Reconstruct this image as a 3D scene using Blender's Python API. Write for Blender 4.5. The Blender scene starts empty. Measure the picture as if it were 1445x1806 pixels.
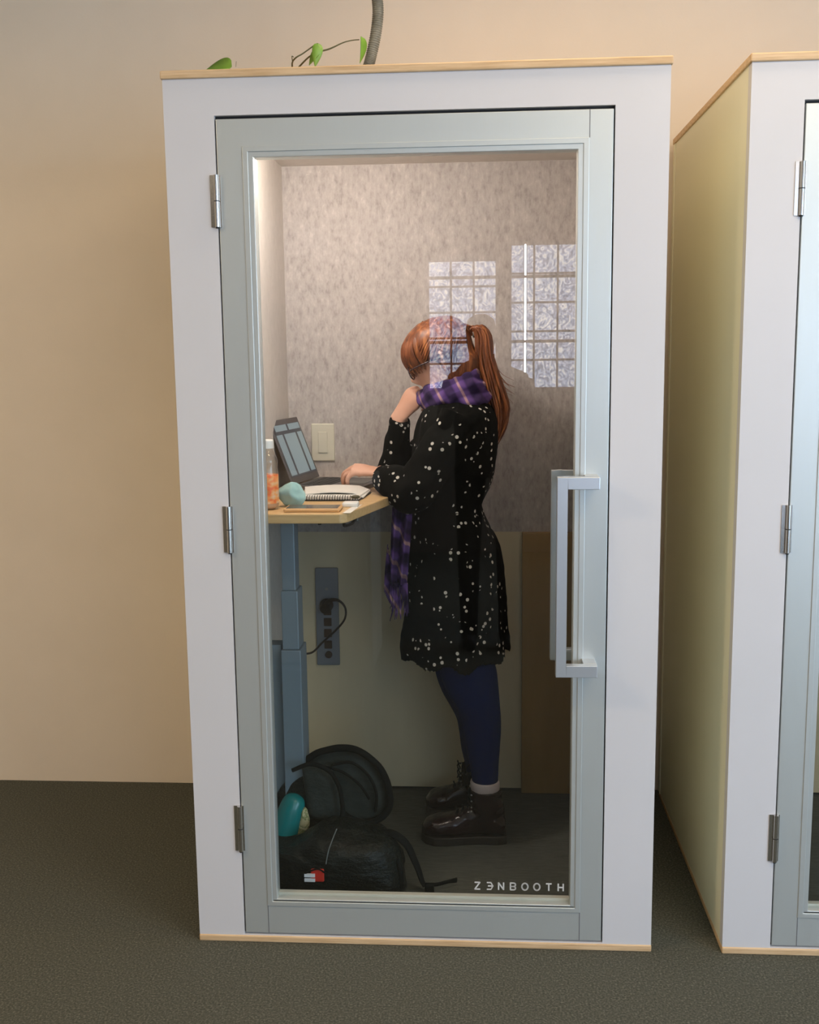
import bpy, bmesh, math, random
from mathutils import Vector, Matrix, noise
random.seed(7); noise.seed_set(7)
SC = bpy.context.scene
COL = SC.collection
PI = math.pi

# ---------------------------------------------------------------- camera
CAM = Vector((0.7453, -2.5793, 1.5332)); YAW, PITCH, ROLL, FPX = -0.0681, -0.1491, -0.0122, 1880.63
def cam_axes():
    cy, sy, cp, sp = math.cos(YAW), math.sin(YAW), math.cos(PITCH), math.sin(PITCH)
    cr, sr = math.cos(ROLL), math.sin(ROLL)
    f = Vector((sy*cp, cy*cp, sp)); r = Vector((cy, -sy, 0)); u = r.cross(f)
    return cr*r + sr*u, -sr*r + cr*u, f
RX, RU, RF = cam_axes()
cd = bpy.data.cameras.new('camera'); cam = bpy.data.objects.new('camera', cd); COL.objects.link(cam)
m = Matrix((RX, RU, -RF)).transposed().to_4x4(); m.translation = CAM
cam.matrix_world = m
cd.sensor_fit = 'HORIZONTAL'; cd.sensor_width = 36; cd.lens = FPX*36/1445; cd.clip_start = 0.02
SC.camera = cam
def P(u, v, Y):
    """point in the depth plane Y that the photograph shows at (u, v)"""
    d = RF + RX*((u-722.5)/FPX) - RU*((v-903)/FPX)
    return CAM + d*((Y-CAM.y)/d.y)
def Q(u, v, Z):
    d = RF + RX*((u-722.5)/FPX) - RU*((v-903)/FPX)
    return CAM + d*((Z-CAM.z)/d.z)

# ---------------------------------------------------------------- light
SC.view_settings.view_transform = 'Standard'; SC.view_settings.look = 'None'
SC.view_settings.gamma = 1; SC.view_settings.use_curve_mapping = False
SC.view_settings.exposure = 0.0
W_WINDOW = 5.0        # glow of the glass block windows behind the camera
W_SIDE = 7.0          # daylight windows on the right
W_CEIL = 6.0          # warm ceiling lamps
W_BOOTH = 1.5         # lamp inside the booth
w = bpy.data.worlds.new('world'); SC.world = w; w.use_nodes = True
w.node_tree.nodes['Background'].inputs[0].default_value = (.55, .7, 1, 1)
w.node_tree.nodes['Background'].inputs[1].default_value = .6
def area(name, loc, rot, sx, sy, power, col):
    l = bpy.data.lights.new(name, 'AREA'); l.shape = 'RECTANGLE'; l.size = sx; l.size_y = sy
    l.energy = power; l.color = col
    o = bpy.data.objects.new(name, l); COL.objects.link(o); o.location = loc; o.rotation_euler = rot
    return o
# daylight of the tall windows in the right-hand wall
area('side_window_daylight', (4.88, -3.6, 1.55), (0, math.radians(90), 0), 2.0, 3.6, 150, (.52, .74, 1.0))
# warm ceiling lamps
for i, (x, y, e) in enumerate([(-1.9, -1.5, 50), (1.1, -.12, 9), (1.9, -1.5, 29), (-.6, -4.2, 6), (2.4, -4.2, 16)]):
    area('ceiling_lamp_light', (x, y, 2.93), (0, 0, 0), 1.15, .28, e, (1.0, .78, .52))

# ---------------------------------------------------------------- materials
def mat(name, col, rough=.6, metal=0., spec=.5, emit=None, es=1, coat=0, sheen=0):
    M = bpy.data.materials.new(name); M.use_nodes = True
    b = M.node_tree.nodes['Principled BSDF']
    b.inputs['Base Color'].default_value = (*col, 1); b.inputs['Roughness'].default_value = rough
    b.inputs['Metallic'].default_value = metal; b.inputs['Specular IOR Level'].default_value = spec
    b.inputs['Coat Weight'].default_value = coat; b.inputs['Sheen Weight'].default_value = sheen
    if emit: b.inputs['Emission Color'].default_value = (*emit, 1); b.inputs['Emission Strength'].default_value = es
    M['_'] = 1
    return M
def nt(M): return M.node_tree.nodes, M.node_tree.links, M.node_tree.nodes['Principled BSDF']
def tc(N, L, scale=(1, 1, 1), rot=(0, 0, 0)):
    t = N.new('ShaderNodeTexCoord'); mp = N.new('ShaderNodeMapping'); mp.inputs['Scale'].default_value = scale
    mp.inputs['Rotation'].default_value = rot
    L.new(t.outputs['Object'], mp.inputs[0]); return mp.outputs[0]
def ramp(N, L, fac, stops, mode='LINEAR'):
    r = N.new('ShaderNodeValToRGB'); r.color_ramp.interpolation = mode
    e = r.color_ramp.elements
    while len(e) < len(stops): e.new(.5)
    for k, (p, c) in enumerate(stops):
        e[k].position = p; e[k].color = (*c, 1)
    L.new(fac, r.inputs[0]); return r.outputs[0]
def noise_mat(name, stops, scale=50, detail=4, rough=.8, aniso=(1, 1, 1), bump=0, bscale=None, bd=.004, **k):
    M = mat(name, stops[0][1], rough, **k); N, L, b = nt(M)
    v = tc(N, L, aniso); n = N.new('ShaderNodeTexNoise'); n.inputs['Scale'].default_value = scale
    n.inputs['Detail'].default_value = detail; n.inputs['Roughness'].default_value = .65
    L.new(v, n.inputs['Vector']); L.new(ramp(N, L, n.outputs['Fac'], stops), b.inputs['Base Color'])
    if bump:
        bn = n
        if bscale:
            bn = N.new('ShaderNodeTexNoise'); bn.inputs['Scale'].default_value = bscale; L.new(v, bn.inputs['Vector'])
        bp = N.new('ShaderNodeBump'); bp.inputs['Strength'].default_value = bump; bp.inputs['Distance'].default_value = bd
        L.new(bn.outputs['Fac'], bp.inputs['Height']); L.new(bp.outputs[0], b.inputs['Normal'])
    return M
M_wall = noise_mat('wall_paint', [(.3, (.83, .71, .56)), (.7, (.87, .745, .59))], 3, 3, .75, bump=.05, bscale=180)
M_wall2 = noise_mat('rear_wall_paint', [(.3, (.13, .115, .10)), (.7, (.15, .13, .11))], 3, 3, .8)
M_ceil = mat('ceiling_paint', (.66, .64, .60), .9)
M_carpet = noise_mat('carpet_floor', [(.28, (.020, .022, .016)), (.48, (.062, .063, .047)), (.56, (.085, .085, .064)), (.75, (.21, .205, .155))], 190, 5, .95, bump=.6)
M_white = noise_mat('white_laminate', [(.3, (.66, .64, .64)), (.7, (.69, .665, .665))], 2, 2, .42)
M_side_lam = noise_mat('olive_cream_laminate', [(.3, (.83, .785, .585)), (.7, (.87, .825, .625))], 2, 2, .45)
M_ply = noise_mat('plywood_edge', [(.3, (.56, .35, .17)), (.7, (.78, .55, .32))], 8, 5, .5, aniso=(1, 6, 20))
M_ply2 = noise_mat('plywood_panel_shaded', [(.3, (.34, .20, .06)), (.7, (.42, .25, .08))], 3, 5, .55, aniso=(4, 4, .6))  # plywood with the shade of the right corner put into its colour
M_ply3 = noise_mat('plywood_panel_lit', [(.3, (.72, .63, .43)), (.7, (.78, .68, .47))], 3, 5, .55, aniso=(4, 4, .6))  # same plywood, slanting window light put into a paler colour
M_felt = noise_mat('grey_felt', [(.30, (.36, .325, .305)), (.45, (.47, .43, .41)), (.6, (.54, .495, .47)), (.75, (.68, .63, .60))], 60, 7, .95, aniso=(1.3, 1.3, .6), bump=.3)
M_feltw = noise_mat('pale_felt', [(.3, (.60, .55, .50)), (.7, (.67, .61, .56))], 40, 3, .95)
M_alu = mat('brushed_aluminium', (.60, .625, .60), .42, .55)
N, L, b = nt(M_alu); v = tc(N, L, (60, 60, 2)); n = N.new('ShaderNodeTexNoise'); n.inputs['Scale'].default_value = 4; L.new(v, n.inputs['Vector'])
L.new(ramp(N, L, n.outputs['Fac'], [(.3, (.38, .38, .38)), (.7, (.46, .46, .46))]), b.inputs['Roughness'])
M_handle = mat('satin_aluminium', (.62, .65, .68), .35, .7)
M_chrome = mat('chrome_hinge', (.62, .60, .57), .22, 1)
M_black = mat('black_rubber', (.012, .011, .011), .7)
M_bead = mat('glazing_bead', (.66, .63, .55), .4, .2)
M_cord = mat('black_cable', (.02, .019, .018), .5)
M_intfloor = noise_mat('ribbed_dark_floor', [(.3, (.045, .048, .042)), (.7, (.085, .088, .074))], 40, 3, .8, aniso=(.6, 6, 6), bump=.4)
M_steel = mat('grey_desk_steel', (.20, .255, .30), .45, .3)
M_steeld = mat('dark_desk_steel', (.16, .16, .155), .5, .3)
M_desk = noise_mat('oak_desktop', [(.3, (.56, .36, .16)), (.7, (.70, .47, .23))], 5, 5, .4, aniso=(2, 20, 20))
M_plate = mat('cream_plastic', (.70, .66, .54), .4)
M_outlet = mat('grey_outlet_strip', (.23, .26, .30), .45, .2)
M_socket = mat('socket_brown', (.05, .035, .025), .6)
M_lamp = mat('lamp_diffuser', (1, 1, 1), .5, emit=(1.0, .86, .72), es=9)
M_ceillamp = mat('ceiling_lamp_diffuser', (1, 1, 1), .5, emit=(1.0, .82, .6), es=3)
M_vinyl = mat('white_vinyl_letters', (.62, .61, .57), .6)
M_leaf = noise_mat('leaf_green', [(.3, (.10, .22, .02)), (.7, (.20, .36, .04))], 14, 3, .45)
M_stem = mat('vine_stem', (.11, .11, .045), .6)
M_pot = mat('plant_pot', (.5, .3, .2), .8)
M_conduit = noise_mat('grey_flexible_conduit', [(.35, (.12, .12, .095)), (.6, (.21, .21, .17))], 30, 3, .5)
M_skin = noise_mat('skin', [(.3, (.62, .33, .23)), (.7, (.72, .42, .31))], 9, 3, .5)
M_hair = noise_mat('red_hair', [(.3, (.05, .012, .004)), (.52, (.20, .055, .014)), (.75, (.58, .22, .06))], 14, 5, .42, aniso=(5, 5, .35), bump=.5)
M_tights = mat('navy_leggings', (.001, .010, .072), .9, spec=.1)
M_sock = mat('white_sock', (.50, .42, .40), .9)
M_boot = noise_mat('burgundy_black_leather', [(.3, (.006, .003, .003)), (.7, (.022, .006, .006))], 9, 4, .22, bump=.5, bscale=40)
M_sole = mat('dark_boot_sole', (.022, .016, .012), .6)
M_eyel = mat('boot_eyelet', (.35, .35, .34), .35, .8)
M_bag = noise_mat('black_nylon', [(.3, (.003, .004, .0035)), (.7, (.010, .013, .011))], 11, 5, .42, aniso=(1, 1, 2.2), bump=.8, bd=.02, spec=.25)
M_bag2 = noise_mat('dark_grey_nylon', [(.3, (.016, .021, .018)), (.7, (.034, .041, .037))], 12, 5, .65, aniso=(1, 1, 1.8), bump=.5, bd=.015, spec=.2)
M_strap = mat('black_webbing', (.004, .005, .005), .85, spec=.15)
M_zip = mat('pale_zip_piping', (.20, .21, .20), .5)
M_teal = mat('teal_bottle_enamel', (.0, .17, .17), .25)
M_red = mat('red_patch', (.62, .03, .015), .5)
M_pwhite = mat('white_patch_stripe', (.85, .85, .85), .5)
M_printcloth = noise_mat('leaf_print_cloth', [(.42, (.42, .36, .20)), (.52, (.10, .14, .03)), (.6, (.50, .44, .26))], 55, 3, .9)
M_glasses = mat('dark_glasses_frame', (.03, .012, .018), .25)
M_lapbody = mat('laptop_grey_metal', (.16, .145, .145), .4, .6)
M_key = mat('laptop_keys', (.022, .02, .022), .5)
M_paper = mat('paper_white', (.78, .75, .70), .8)
M_paperedge = mat('paper_stack_edge', (.62, .60, .56), .9)
M_spiral = mat('black_spiral_wire', (.03, .03, .035), .4, .5)
M_mask = noise_mat('pale_teal_mask', [(.3, (.28, .46, .45)), (.7, (.36, .55, .53))], 10, 3, .85)
M_phone = mat('tan_phone_case', (.66, .38, .16), .45)
M_phoneg = mat('phone_glass', (.10, .07, .05), .15)
M_white2 = mat('white_plastic', (.82, .80, .76), .35)
M_darkcoat = mat('dark_coat', (.02, .02, .022), .9)
M_grey = mat('white_cabinet', (.27, .265, .25), .5)
M_brown = mat('dark_wood', (.05, .032, .018), .5)

# dress: black with little clusters of pale dots
M_dress = mat('black_floral_dress', (.004, .004, .0035), .95, spec=.1); N, L, b = nt(M_dress)
v = tc(N, L)
v1 = N.new('ShaderNodeTexVoronoi'); v1.inputs['Scale'].default_value = 52; v1.inputs['Randomness'].default_value = .75; L.new(v, v1.inputs['Vector'])
v2 = N.new('ShaderNodeTexVoronoi'); v2.inputs['Scale'].default_value = 20; v2.inputs['Randomness'].default_value = .9; L.new(v, v2.inputs['Vector'])
a1 = N.new('ShaderNodeMath'); a1.operation = 'LESS_THAN'; a1.inputs[1].default_value = .27; L.new(v1.outputs['Distance'], a1.inputs[0])
a2 = N.new('ShaderNodeMath'); a2.operation = 'LESS_THAN'; a2.inputs[1].default_value = .45; L.new(v2.outputs['Distance'], a2.inputs[0])
a3 = N.new('ShaderNodeMath'); a3.operation = 'MULTIPLY'; L.new(a1.outputs[0], a3.inputs[0]); L.new(a2.outputs[0], a3.inputs[1])
L.new(ramp(N, L, a3.outputs[0], [(0, (.004, .004, .0035)), (1, (.62, .58, .52))]), b.inputs['Base Color'])
# scarf: purple plaid
M_scarf = mat('purple_plaid_scarf', (.1, .05, .2), .95, spec=.2); N, L, b = nt(M_scarf)
v = tc(N, L, (1, 1, 1), (.4, .5, .3))
def band(axis, sc):
    wv = N.new('ShaderNodeTexWave'); wv.bands_direction = axis; wv.inputs['Scale'].default_value = sc
    wv.inputs['Distortion'].default_value = 1.2; wv.inputs['Detail'].default_value = 1; L.new(v, wv.inputs['Vector'])
    return wv.outputs['Fac']
c1 = ramp(N, L, band('X', 5), [(.25, (.045, .028, .085)), (.5, (.11, .06, .20)), (.95, (.13, .08, .24)), (.985, (.42, .28, .27))])
c2 = ramp(N, L, band('Z', 6), [(.25, (.45, .40, .5)), (.6, (.9, .85, 1)), (.95, (1, .9, 1))])
mx = N.new('ShaderNodeMixRGB'); mx.blend_type = 'MULTIPLY'; mx.inputs[0].default_value = 1
L.new(c1, mx.inputs[1]); L.new(c2, mx.inputs[2]); L.new(mx.outputs[0], b.inputs['Base Color'])

# thin clear pane: transparent with a Fresnel mirror on each face
def glass_material(name, tint=(.93, .95, .94)):
    M = bpy.data.materials.new(name); M.use_nodes = True; N = M.node_tree.nodes; L = M.node_tree.links
    for x in list(N): N.remove(x)
    out = N.new('ShaderNodeOutputMaterial'); mix = N.new('ShaderNodeMixShader')
    tr = N.new('ShaderNodeBsdfTransparent'); tr.inputs[0].default_value = (*tint, 1)
    gl = N.new('ShaderNodeBsdfGlossy'); gl.inputs['Roughness'].default_value = 0.0; gl.inputs[0].default_value = (1, 1, 1, 1)
    fr = N.new('ShaderNodeFresnel'); ge = N.new('ShaderNodeNewGeometry')
    mr = N.new('ShaderNodeMapRange'); mr.inputs['To Min'].default_value = 1.5; mr.inputs['To Max'].default_value = 1/1.5
    L.new(ge.outputs['Backfacing'], mr.inputs['Value']); L.new(mr.outputs[0], fr.inputs['IOR'])
    L.new(fr.outputs[0], mix.inputs[0]); L.new(tr.outputs[0], mix.inputs[1]); L.new(gl.outputs[0], mix.inputs[2])
    L.new(mix.outputs[0], out.inputs[0]); return M
M_glass = glass_material('door_glass')
M_bottle = glass_material('clear_plastic', (.88, .87, .84))
# glass blocks lit by the daylight behind them
def block_material():
    M = bpy.data.materials.new('lit_glass_block'); M.use_nodes = True; N, L, b = nt(M)
    v = tc(N, L); n = N.new('ShaderNodeTexNoise'); n.inputs['Scale'].default_value = 16; n.inputs['Detail'].default_value = 3
    n.inputs['Distortion'].default_value = 2.5; L.new(v, n.inputs['Vector'])
    L.new(ramp(N, L, n.outputs['Fac'], [(.36, (.14, .20, .34)), (.5, (.42, .54, .80)), (.62, (1, 1, 1))]), b.inputs['Emission Color'])
    b.inputs['Emission Strength'].default_value = W_WINDOW; b.inputs['Base Color'].default_value = (.3, .35, .4, 1); b.inputs['Roughness'].default_value = .3
    return M
M_block = block_material()
M_day = mat('bright_daylight_pane', (.5, .5, .5), .4, emit=(.8, .9, 1), es=W_WINDOW*9)
M_side = mat('side_window_pane', (.5, .5, .5), .4, emit=(.62, .80, 1), es=2.0)
M_mullion = mat('window_mullion', (.13, .13, .14), .6)
# laptop screen
M_screen = mat('laptop_screen', (.02, .02, .02), .25); N, L, b = nt(M_screen)
tcn = N.new('ShaderNodeTexCoord'); br = N.new('ShaderNodeTexBrick'); br.inputs['Scale'].default_value = 1
br.inputs['Color1'].default_value = (.30, .36, .38, 1); br.inputs['Color2'].default_value = (.19, .24, .27, 1); br.inputs['Mortar'].default_value = (.04, .04, .05, 1)
br.inputs['Brick Width'].default_value = .52; br.inputs['Row Height'].default_value = .85; br.inputs['Mortar Size'].default_value = .035
L.new(tcn.outputs['UV'], br.inputs['Vector']); L.new(br.outputs['Color'], b.inputs['Emission Color']); b.inputs['Emission Strength'].default_value = .75
# juice label
M_label = noise_mat('orange_juice_label', [(.35, (.72, .55, .40)), (.5, (.85, .38, .12)), (.62, (.85, .14, .03)), (.75, (.35, .38, .10))], 26, 2, .5, aniso=(1, 1, 1.6))

# ---------------------------------------------------------------- helpers
def tag(o, label=None, cat=None, group=None, kind=None):
    if label: o['label'] = label
    if cat: o['category'] = cat
    if group: o['group'] = group
    if kind: o['kind'] = kind
    return o
def thing(name, label, cat, loc, group=None):
    o = bpy.data.objects.new(name, None); COL.objects.link(o); o.location = loc; o.empty_display_size = .1
    return tag(o, label, cat, group)
def origin(o):
    v = Vector((0, 0, 0))
    while o is not None:
        if o.type == 'EMPTY': v = Vector(o.location)
        o = o.parent
    return v
def obj(name, bm, m, parent=None, smooth=False, bevel=0, label=None, seg=2):
    me = bpy.data.meshes.new(name)
    if not isinstance(bm, bpy.types.Mesh):
        bmesh.ops.recalc_face_normals(bm, faces=bm.faces); bm.to_mesh(me); bm.free()
    else: me = bm; me.name = name
    me.materials.append(m)
    if smooth:
        for p in me.polygons: p.use_smooth = True
    o = bpy.data.objects.new(name, me); COL.objects.link(o)
    if bevel:
        b = o.modifiers.new('bevel', 'BEVEL'); b.width = bevel; b.segments = seg; b.limit_method = 'ANGLE'
    if parent is not None:
        o.parent = parent
        if parent.type == 'EMPTY': o.matrix_parent_inverse = Matrix.Translation(-Vector(parent.location))
    if label: o['label'] = label
    return o
def nb(): return bmesh.new()
def box(bm, x0, x1, y0, y1, z0, z1, M=None):
    vs = [bm.verts.new((x, y, z)) for x in (x0, x1) for y in (y0, y1) for z in (z0, z1)]
    if M is not None:
        for v in vs: v.co = M @ v.co
    for f in ((0, 1, 3, 2), (4, 6, 7, 5), (0, 4, 5, 1), (2, 3, 7, 6), (0, 2, 6, 4), (1, 5, 7, 3)): bm.faces.new([vs[i] for i in f])
    return bm
def B(*a): return box(nb(), *a)
def loft(bm, rings, cap=True, closed=True):
    R = [[bm.verts.new(p) for p in r] for r in rings]; n = len(rings[0])
    for a, b_ in zip(R, R[1:]):
        for i in range(n if closed else n-1):
            bm.faces.new((a[i], a[(i+1) % n], b_[(i+1) % n], b_[i]))
    if cap:
        bm.faces.new(R[0][::-1]); bm.faces.new(R[-1])
    return bm
def spline(pts, k=6):
    """Catmull-Rom through points (tuples of any length)"""
    out = []; n = len(pts)
    for i in range(n-1):
        a, b_, c, d = pts[max(i-1, 0)], pts[i], pts[i+1], pts[min(i+2, n-1)]
        for j in range(k):
            t = j/k
            out.append(tuple(.5*((2*b1)+(c1-a1)*t+(2*a1-5*b1+4*c1-d1)*t*t+(3*b1-a1-3*c1+d1)*t**3) for a1, b1, c1, d1 in zip(a, b_, c, d)))
    out.append(tuple(pts[-1])); return out
def tube(bm, pts, rad, seg=12, k=6, flat=None, up=None, wob=None):
    """pts list of Vectors, rad a number or list; flat=(sx,sy) squashes the section"""
    r = rad if isinstance(rad, (list, tuple)) else [rad]*len(pts)
    S = spline([(*p, q) for p, q in zip(pts, r)], k) if k > 1 else [(*p, q) for p, q in zip(pts, r)]
    rings = []; prev = up
    for i, s in enumerate(S):
        p = Vector(s[:3]); a = Vector(S[max(i-1, 0)][:3]); c = Vector(S[min(i+1, len(S)-1)][:3])
        t = (c-a); t = t.normalized() if t.length > 1e-9 else Vector((0, 0, 1))
        if prev is None: prev = Vector((0, 0, 1)) if abs(t.z) < .9 else Vector((0, 1, 0))
        u = (prev - t*prev.dot(t)).normalized(); v_ = t.cross(u); prev = u
        fx, fy = flat if flat else (1, 1)
        q = max(s[3], 1e-4)
        rings.append([p + u*(math.cos(2*PI*j/seg)*q*fx) + v_*(math.sin(2*PI*j/seg)*q*fy) for j in range(seg)])
    if wob:
        rings = [[pp + noise.noise_vector(pp*wob[0])*wob[1] for pp in r_] for r_ in rings]
    return loft(bm, rings)
def ball(bm, c, r, sx=1, sy=1, sz=1, u=16, v=12, M=None):
    res = bmesh.ops.create_uvsphere(bm, u_segments=u, v_segments=v, radius=r)
    for x in res['verts']:
        x.co = Vector((x.co.x*sx, x.co.y*sy, x.co.z*sz))
        if M is not None: x.co = M @ x.co
        x.co += Vector(c)
    return bm
def cyl(bm, a, b_, r, seg=20, r2=None):
    a, b_ = Vector(a), Vector(b_); t = (b_-a).normalized(); u = t.orthogonal().normalized(); v_ = t.cross(u)
    r2 = r if r2 is None else r2
    return loft(bm, [[p + u*math.cos(2*PI*j/seg)*q + v_*math.sin(2*PI*j/seg)*q for j in range(seg)] for p, q in ((a, r), (b_, r2))])
def lathe(bm, c, prof, seg=32):
    c = Vector(c)
    return loft(bm, [[c + Vector((math.cos(2*PI*j/seg)*r, math.sin(2*PI*j/seg)*r, z)) for j in range(seg)] for r, z in prof])
def prism(bm, poly, z0, z1):
    return loft(bm, [[Vector((x, y, z)) for x, y in poly] for z in (z0, z1)])
def ring(bm, x0, x1, z0, z1, ix0, ix1, iz0, iz1, y0, y1):
    """rectangular frame in the XZ plane with a rectangular opening"""
    o = [(x0, z0), (x1, z0), (x1, z1), (x0, z1)]; i = [(ix0, iz0), (ix1, iz0), (ix1, iz1), (ix0, iz1)]
    V = [[bm.verts.new((x, y, z)) for x, z in q] for y in (y0, y1) for q in (o, i)]
    of, inf, ob, ib = V
    for k in range(4):
        j = (k+1) % 4
        for f in ((of[k], of[j], inf[j], inf[k]), (ob[k], ib[k], ib[j], ob[j]), (of[k], ob[k], ob[j], of[j]), (inf[k], inf[j], ib[j], ib[k])): bm.faces.new(f)
    return bm
def voxel(bm, size, smooth_it=4, disp=None):
    """fuse closed shells into one continuous skin"""
    me = bpy.data.meshes.new('tmp'); bmesh.ops.recalc_face_normals(bm, faces=bm.faces); bm.to_mesh(me); bm.free()
    o = bpy.data.objects.new('tmp', me); COL.objects.link(o)
    r = o.modifiers.new('r', 'REMESH'); r.mode = 'VOXEL'; r.voxel_size = size
    s = o.modifiers.new('s', 'SMOOTH'); s.iterations = smooth_it; s.factor = .5
    dg = bpy.context.evaluated_depsgraph_get(); dg.update()
    out = bpy.data.meshes.new_from_object(o.evaluated_get(dg)); bpy.data.objects.remove(o)
    if disp:
        nrm_ = [Vector(v_.normal) for v_ in out.vertices]; cos_ = [Vector(v_.co) for v_ in out.vertices]
        for v_, n_, c_ in zip(out.vertices, nrm_, cos_): v_.co = c_ + n_*disp(c_)
    out.materials.clear(); return out

# ---------------------------------------------------------------- setting
XL, XR, YB, YF, ZC = -4.0, 5.0, 1.03, -5.5, 3.0
def struct(name, bm, m): return tag(obj(name, bm, m), kind='structure')
struct('floor', B(XL, XR, YF, YB, -.1, 0), M_carpet)
struct('ceiling', B(XL, XR, YF, YB, ZC, ZC+.1), M_ceil)
struct('wall_back', B(XL-.1, XR+.1, YB, YB+.1, -.1, ZC+.1), M_wall)
struct('wall_left', B(XL-.1, XL, YF, YB, -.1, ZC+.1), M_wall)
# right wall with one wide window band
SW = (-5.4, -1.8, .55, 2.55)
bm = nb()
box(bm, XR, XR+.1, YF, SW[0], -.1, ZC+.1); box(bm, XR, XR+.1, SW[1], YB, -.1, ZC+.1)
box(bm, XR, XR+.1, SW[0], SW[1], -.1, SW[2]); box(bm, XR, XR+.1, SW[0], SW[1], SW[3], ZC+.1)
struct('wall_right', bm, M_wall)
o = struct('window_9', B(XR+.03, XR+.06, SW[0], SW[1], SW[2], SW[3]), M_side)
bm = nb()
for y in (SW[0]+.03, SW[0]+1.2, SW[0]+2.4, SW[1]-.03): box(bm, XR-.01, XR+.03, y-.03, y+.03, SW[2], SW[3])
box(bm, XR-.01, XR+.03, SW[0], SW[1], SW[2], SW[2]+.05); box(bm, XR-.01, XR+.03, SW[0], SW[1], SW[3]-.05, SW[3])
obj('window_frame', bm, M_mullion, o)
# wall behind the camera with glass block windows
WX = [(.35, .862), (.965, 1.49), (1.60, 2.12), (2.22, 2.74), (2.84, 3.36), (3.46, 3.98), (4.08, 4.60)]; WZ0, WZ1 = 1.25, 2.27; WTOP = [2.20, 2.31, 2.62, 2.62, 2.62, 2.62, 2.62]; WBOT = [1.25, 1.25] + [.75]*5
bm = nb(); xs = [XL-.1] + [q for a in WX for q in a] + [XR+.1]
for i in range(0, len(xs), 2): box(bm, xs[i], xs[i+1], YF-.12, YF, -.1, ZC+.1)
for a, wt, wb in zip(WX, WTOP, WBOT): box(bm, a[0], a[1], YF-.12, YF, -.1, wb); box(bm, a[0], a[1], YF-.12, YF, wt, ZC+.1)
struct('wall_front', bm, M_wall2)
for i, (a, b_) in enumerate(WX):
    WZ0, WZ1 = WBOT[i], WTOP[i]; bm = nb(); nx, nz = 3, (5 if i < 2 else 9); dx, dz = (b_-a)/nx, (WZ1-WZ0)/nz
    for k in range(nx):
        for j in range(nz):
            x0, z0 = a+k*dx, WZ0+j*dz
            xa = x0+.008
            if i == 1 and k == 0:          # the bright open slit between the blocks
                box(bm, xa, 1.060, YF-.09, YF-.03, z0+.008, z0+dz-.008); xa = 1.091
            box(bm, xa, x0+dx-.008, YF-.09, YF-.03, z0+.008, z0+dz-.008)
    wo = struct('window_%d' % (i+1), bm, M_block)
    bm = nb()
    for k in range(nx+1): box(bm, max(a, a+k*dx-.008), min(b_, a+k*dx+.008), YF-.095, YF-.035, WZ0, WZ1)
    for j in range(nz+1): box(bm, a, b_, YF-.095, YF-.035, max(WZ0, WZ0+j*dz-.008), min(WZ1, WZ0+j*dz+.008))
    for z in (1.60, 2.075): box(bm, a, b_, YF-.03, YF-.01, z-.011, z+.011)
    obj('mullion', bm, M_mullion, wo)
o = struct('window_8', B(1.069, 1.082, YF-.06, YF-.035, 1.22, 2.38), M_day)
for i, (x, y) in enumerate([(-1.9, -1.5), (1.1, -.12), (1.9, -1.5), (-.6, -4.2), (2.4, -4.2)]):
    t = thing('ceiling_light', ['linear ceiling lamp above the far left wall', 'linear ceiling lamp above the booth with the person', 'linear ceiling lamp above the right-hand booth', 'linear ceiling lamp at the rear left of the room', 'linear ceiling lamp at the rear right of the room'][i], 'ceiling light', (x, y, ZC))
    obj('housing', ring(nb(), 0, 1, 0, 1, .05, .95, .05, .95, 0, .05), M_white, t)
    bpy.data.objects.remove(t.children[0])
    bm = nb(); box(bm, x-.62, x+.62, y-.18, y+.18, ZC-.035, ZC); obj('housing', bm, M_white, t)
    obj('diffuser', B(x-.58, x+.58, y-.14, y+.14, ZC-.045, ZC-.035), M_ceillamp, t)
# pale cabinet and a dark cupboard standing behind the photographer
t = thing('storage_cabinet', 'low white cabinet standing to the left behind the camera', 'cabinet', (-.4, -2.6, 0))
obj('body', B(-1.3, .22, -2.85, -2.37, 0, .93), M_grey, t, bevel=.004)
for k in range(3): obj('door', B(-1.28+.5*k, -.80+.5*k, -2.372, -2.355, .05, .9), M_grey, t, bevel=.003)

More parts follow.
